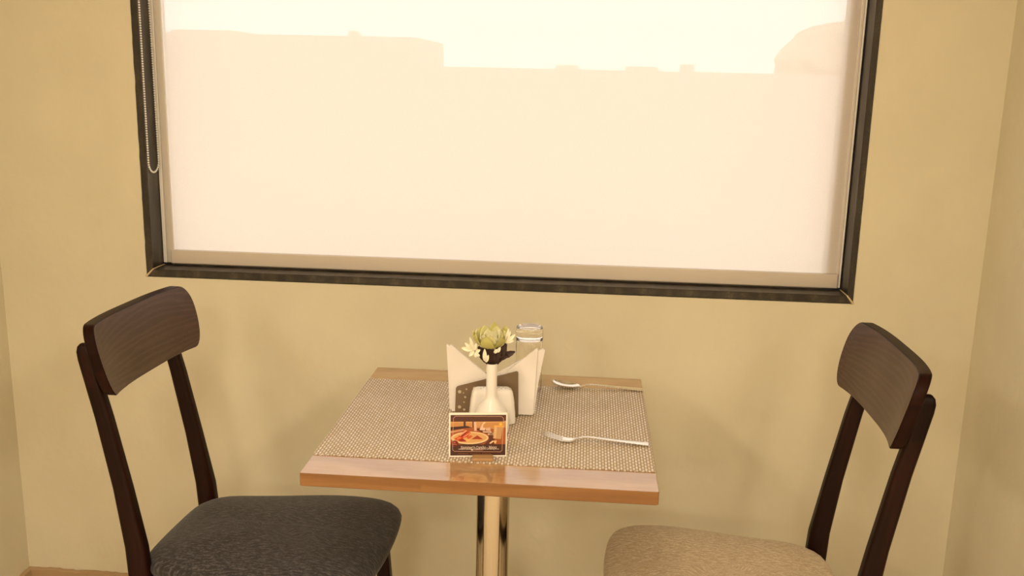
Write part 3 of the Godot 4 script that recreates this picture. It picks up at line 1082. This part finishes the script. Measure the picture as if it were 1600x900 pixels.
func petal(b: MB, az: float, R: float, amax: float, wid: float, flare: float, ky: float) -> void:
	var n := 8
	var m := 6
	var outer := []
	var inner := []
	for i in n + 1:
		var t := float(i) / n
		var a := t * amax
		var r := R * sin(a) * (1.0 + flare * t * t * t)
		var y := R * (1.0 - cos(a)) * ky
		var w := wid * pow(sin(PI * (0.10 + 0.80 * t)), 0.5) * sqrt(maxf(1.0 - pow(t, 7.0), 0.02))
		var ro := PackedVector3Array()
		var ri := PackedVector3Array()
		for j in m + 1:
			var s := float(j) / m * 2.0 - 1.0
			var dip := 1.0 - 0.10 * (1.0 - s * s) * 0.0
			var ang := s * w / maxf(r, 0.35 * R)
			var rr := r * dip * (1.0 + 0.10 * s * s * t)
			var p := Vector3(cos(az + ang) * rr, y - 0.06 * R * s * s * t, sin(az + ang) * rr)
			ro.append(p)
			ri.append(p - Vector3(cos(az + ang) * 0.0007 * sin(a), -0.0007 * cos(a), sin(az + ang) * 0.0007 * sin(a)))
		outer.append(ro)
		inner.append(ri)
	for i in n:
		for j in m:
			b.quad(outer[i][j], outer[i + 1][j], outer[i + 1][j + 1], outer[i][j + 1])
			b.quad(inner[i][j], inner[i][j + 1], inner[i + 1][j + 1], inner[i + 1][j])
	for i in n:
		b.quad(outer[i][0], inner[i][0], inner[i + 1][0], outer[i + 1][0])
		b.quad(outer[i][m], outer[i + 1][m], inner[i + 1][m], inner[i][m])
	for j in m:
		b.quad(outer[n][j], inner[n][j], inner[n][j + 1], outer[n][j + 1])

# a leaf along a bent line from a to c, bulging towards lift; w is its half width
func leaf(a: Vector3, c: Vector3, w: float, lift: Vector3, side := Vector3.ZERO, toothed := 0.0) -> MB:
	var b := MB.new()
	var n := 10
	var d := (c - a).normalized()
	if side == Vector3.ZERO:
		side = d.cross(Vector3(0.2, 0.3, 1)).normalized()
	var up := side.cross(d).normalized()
	var rings := []
	for i in n + 1:
		var t := float(i) / n
		var p := a.lerp(c, t) + lift * sin(PI * t)
		var k := w * (pow(sin(PI * (0.05 + 0.90 * pow(t, 1.05 if toothed > 0.0 else 0.85))), 0.8)) * (1.0 + toothed * (1 if i % 2 == 0 else -1))
		rings.append(PackedVector3Array([p - side * k + up * k * 0.25, p - side * k * 0.5 + up * 0.0003, p - up * 0.0006, p + side * k * 0.5 + up * 0.0003, p + side * k + up * k * 0.25, p + side * k * 0.5 - up * 0.0005, p - up * 0.0014, p - side * k * 0.5 - up * 0.0005]))
	loft(b, rings)
	return b

func flower() -> void:
	var t := base("artificial_flower", Vector3(0, 0.885, 0.072))
	tag(t, "artificial pale green bloom with dark leaves and cream sprigs, held in the bud vase", "flower")
	var c := Vector3(-0.0020, 0.031, -0.004)
	var tilt := Basis(Vector3(1, 0, 0), 0.18) * Basis(Vector3(0, 0, 1), 0.05)
	for layer in [[8, 0.0300, 1.95, 0.0125, 0.10, 0.92, "a"], [7, 0.0255, 2.00, 0.0115, 0.06, 1.0, "b"], [6, 0.0195, 2.15, 0.0100, 0.02, 1.15, "c"], [4, 0.0130, 2.3, 0.0085, 0.0, 1.45, "c"]]:
		for k in layer[0]:
			var b := MB.new()
			var h := hash(Vector2i(k, int(layer[1] * 10000))) % 1000 / 1000.0
			petal(b, TAU * (k + 0.5 * float(layer[0] % 2) + 0.25 * h) / layer[0], layer[1] * (0.95 + 0.1 * h), layer[2] * (0.86 + 0.2 * h), layer[3], layer[4], layer[5])
			b.xf(Transform3D(tilt, c))
			part("petal", b.mesh(60), M["petal_" + layer[6]], t)
	# stems down into the neck
	var st := MB.new()
	tube(st, PackedVector3Array([Vector3(0, -0.03, 0), Vector3(-0.001, 0.0, 0), c]), 0.002, 0.0018, 8)
	tube(st, PackedVector3Array([Vector3(0.001, -0.03, 0), Vector3(-0.012, 0.014, 0.004), Vector3(-0.036, 0.029, 0.008)]), 0.0012, 0.0008, 6)
	tube(st, PackedVector3Array([Vector3(0.001, -0.03, -0.002), Vector3(0.014, 0.025, -0.006), Vector3(0.034, 0.056, -0.008)]), 0.0012, 0.0007, 6)
	part("stem", st.mesh(), M.stem, t)
	# dark leaves fanning out of the neck
	for l in [[0, 0, -0.026, 0.034, 0.006, 0.0085], [0, 0, -0.016, 0.036, 0.010, 0.0075], [0, 0, -0.002, 0.038, 0.012, 0.0080], [0, 0, 0.014, 0.038, 0.010, 0.0085], [0.004, 0.002, 0.026, 0.042, 0.008, 0.0085], [0.012, 0.018, 0.0425, 0.0285, 0.010, 0.0062], [0.010, 0.014, 0.0290, 0.0200, 0.014, 0.0042], [0.002, 0, 0.018, 0.030, -0.010, 0.0095], [-0.002, 0, -0.018, 0.030, -0.010, 0.0090], [0, 0, -0.030, 0.024, 0.002, 0.0045]]:
		part("leaf", leaf(Vector3(l[0], l[1] - 0.004, 0.002), Vector3(l[2], l[3], l[4]), l[5], Vector3(0, 0, 0.002), Vector3.ZERO, 0.06).mesh(50), M.leaf, t, "dark brown leaf")
	# cream sprig leaves: left cluster, front, right
	for l in [[-0.036, 0.028, -0.0560, 0.0320, 0.0040], [-0.036, 0.028, -0.0500, 0.0420, 0.0036], [-0.036, 0.028, -0.0400, 0.0450, 0.0036], [-0.034, 0.027, -0.0290, 0.0420, 0.0036], [-0.034, 0.026, -0.0420, 0.0170, 0.0034], [-0.030, 0.024, -0.0300, 0.0150, 0.0030], [-0.030, 0.025, -0.0215, 0.0300, 0.0036], [-0.034, 0.030, -0.0410, 0.0530, 0.0030], [-0.030, 0.022, -0.0220, 0.0180, 0.0030],
		[-0.012, 0.010, -0.0125, 0.0340, 0.0040], [-0.010, 0.008, -0.0055, 0.0230, 0.0032], [0.006, 0.026, 0.0090, 0.0350, 0.0032], [0.010, 0.028, 0.0165, 0.0390, 0.0034],
		[0.026, 0.046, 0.0300, 0.0720, 0.0036], [0.026, 0.046, 0.0420, 0.0620, 0.0038], [0.026, 0.046, 0.0400, 0.0500, 0.0026], [0.024, 0.044, 0.0340, 0.0680, 0.0030]]:
		var zz := 0.018 if absf(l[2]) < 0.02 else 0.010
		part("sprig_leaf", leaf(Vector3(l[0], l[1], zz), Vector3(l[2], l[3], zz + 0.003), l[4], Vector3(0, 0, 0.0015)).mesh(50), M.sprig, t, "small cream leaf")

func text(t: Node3D, s: String, at: Vector3, size: float, width: float, shear: float, face: String, called: String) -> void:
	var tm := TextMesh.new()
	var f := SystemFont.new()
	f.font_names = PackedStringArray([face])
	tm.font = f
	tm.text = s
	tm.font_size = 64
	tm.pixel_size = 0.001
	tm.depth = 0.02
	tm.curve_step = 2.0
	var bb := tm.get_aabb()
	var k := size / 0.047
	var kx := width / maxf(bb.size.x, 0.001)
	var st := SurfaceTool.new()
	st.begin(Mesh.PRIMITIVE_TRIANGLES)
	st.append_from(tm, 0, Transform3D(Basis(Vector3(kx, 0, 0), Vector3(shear * k, k, 0), Vector3(0, 0, 0.01)), Vector3.ZERO))
	var o := part(called, st.commit(), M.ink, t)
	o.position = at

func menu_card() -> void:
	var t := base("menu_card", Vector3(-0.0105, 0.7517, 0.2005), 0.155)
	tag(t, "small upright menu card with a food photo, at the front of the table", "menu card")
	var b := MB.new()
	rbox(b, Vector3(0, 0.0425, 0), Vector3(0.1018, 0.0815, 0.0022), 0.0004, 0.0008)
	var card := part("card", b.mesh(), M.card_edge, t)
	b = MB.new()
	b.quad(Vector3(-0.0482, 0.0045, 0.00125), Vector3(0.0487, 0.0045, 0.00125), Vector3(0.0487, 0.0795, 0.00125), Vector3(-0.0482, 0.0795, 0.00125), Vector2(0, 1), Vector2(1, 1), Vector2(1, 0), Vector2(0, 0))
	for i in b.p.size() / 3:
		var sw := b.p[i * 3 + 1]; b.p[i * 3 + 1] = b.p[i * 3 + 2]; b.p[i * 3 + 2] = sw
		var su := b.u[i * 3 + 1]; b.u[i * 3 + 1] = b.u[i * 3 + 2]; b.u[i * 3 + 2] = su
	part("printed_picture", b.mesh(38, false), M.print, card, "dark printed picture of sandwiches and a drink")
	text(card, "Summer's Combo - Menu", Vector3(0.0015, 0.0192, 0.0014), 0.0052, 0.063, 0.28, "Droid Serif", "lettering")
	text(card, "Choice of Sandwich + Choice of Cold Refreshing Drink", Vector3(0.0015, 0.0163, 0.0014), 0.0019, 0.071, 0.0, "Droid Sans", "lettering")
	b = MB.new()
	rbox(b, Vector3(0.0085, 0.003, 0.006), Vector3(0.036, 0.006, 0.028), 0.0015)
	b.planar(Vector3(1, 0, 0), Vector3(0, 1, 1))
	part("foot", b.mesh(), M.block, t, "brown foot under the card")

# sections: [x, height of the rim, half width, hollow, thickness]
func blade(secs: Array, n := 12) -> MB:
	var b := MB.new()
	var rings := []
	for s in secs:
		var ring := PackedVector3Array()
		for j in n + 1:
			var k := float(j) / n * 2.0 - 1.0
			ring.append(Vector3(s[0], s[1] - s[3] * (1.0 - k * k), k * s[2]))
		for j in range(n, -1, -1):
			var k := float(j) / n * 2.0 - 1.0
			ring.append(Vector3(s[0], s[1] - s[3] * (1.0 - k * k) - s[4] * (1.0 - 0.5 * k * k), k * s[2] * 0.97))
		rings.append(ring)
	loft(b, rings)
	return b

func handle_secs() -> Array:
	return [[0.062, 0.0062, 0.0050, 0.0006, 0.0024], [0.068, 0.0086, 0.0041, 0.0, 0.0028], [0.076, 0.0112, 0.0036, -0.0003, 0.0030], [0.086, 0.0120, 0.0036, -0.0004, 0.0031], [0.100, 0.0112, 0.0041, -0.0004, 0.0031], [0.125, 0.0088, 0.0054, -0.0003, 0.0030], [0.155, 0.0066, 0.0070, -0.0002, 0.0030], [0.185, 0.0046, 0.0086, -0.0002, 0.0030], [0.1955, 0.0040, 0.0091, 0.0, 0.0030], [0.1965, 0.0036, 0.0088, 0.0, 0.0022]]

func spoon() -> void:
	var t := base("spoon", Vector3(0.1035, 0.7518, -0.2030), 0.045)
	var secs := []
	for i in 17:
		var u := i / 16.0
		var x := 0.060 * u
		var w := 0.0192 * pow(clampf(sin(PI * (0.02 + 0.93 * pow(u, 0.78))), 0, 1), 0.62)
		if u > 0.9:
			w = maxf(w, 0.0050)
		var y := lerpf(0.0165, 0.0080, pow(u, 0.9))
		var d := 0.0105 * pow(sin(PI * clampf(0.03 + 0.95 * u, 0, 1)), 0.8) * (1.0 - 0.35 * u) + 0.0004
		secs.append([x, y, w, minf(d, y - 0.0018), 0.0014])
	part("bowl", blade(secs).mesh(60), M.cutlery, t)
	var hs := handle_secs()
	hs.push_front([0.0588, 0.0068, 0.0058, 0.0012, 0.0020])
	part("handle", blade(hs).mesh(60), M.cutlery, t)
	tag(t, "steel spoon lying near the rear edge of the placemat, bowl pointing left", "spoon")

func fork() -> void:
	var t := base("fork", Vector3(0.0970, 0.7518, 0.1040), 0.0)
	var secs := handle_secs()
	secs.push_front([0.056, 0.0040, 0.0092, 0.0012, 0.0018])
	secs.push_front([0.048, 0.0036, 0.0112, 0.0016, 0.0016])
	secs.push_front([0.040, 0.0048, 0.0116, 0.0016, 0.0016])
	secs.push_front([0.0385, 0.0051, 0.0115, 0.0016, 0.0012])
	part("handle", blade(secs).mesh(60), M.cutlery, t)
	for k in 4:
		var z := (k - 1.5) * 0.0062
		var tn := []
		for i in 8:
			var u := i / 7.0
			tn.append([0.0395 * u, lerpf(0.0185, 0.0046, pow(u, 0.75)), lerpf(0.0014, 0.0021, u), 0.0, lerpf(0.0010, 0.0018, u)])
		var b := blade(tn, 4)
		b.xf(Transform3D(Basis(), Vector3(0, 0, z)))
		part("tine", b.mesh(60), M.cutlery, t)
	tag(t, "steel fork lying on the front right of the placemat, tines pointing left", "fork")
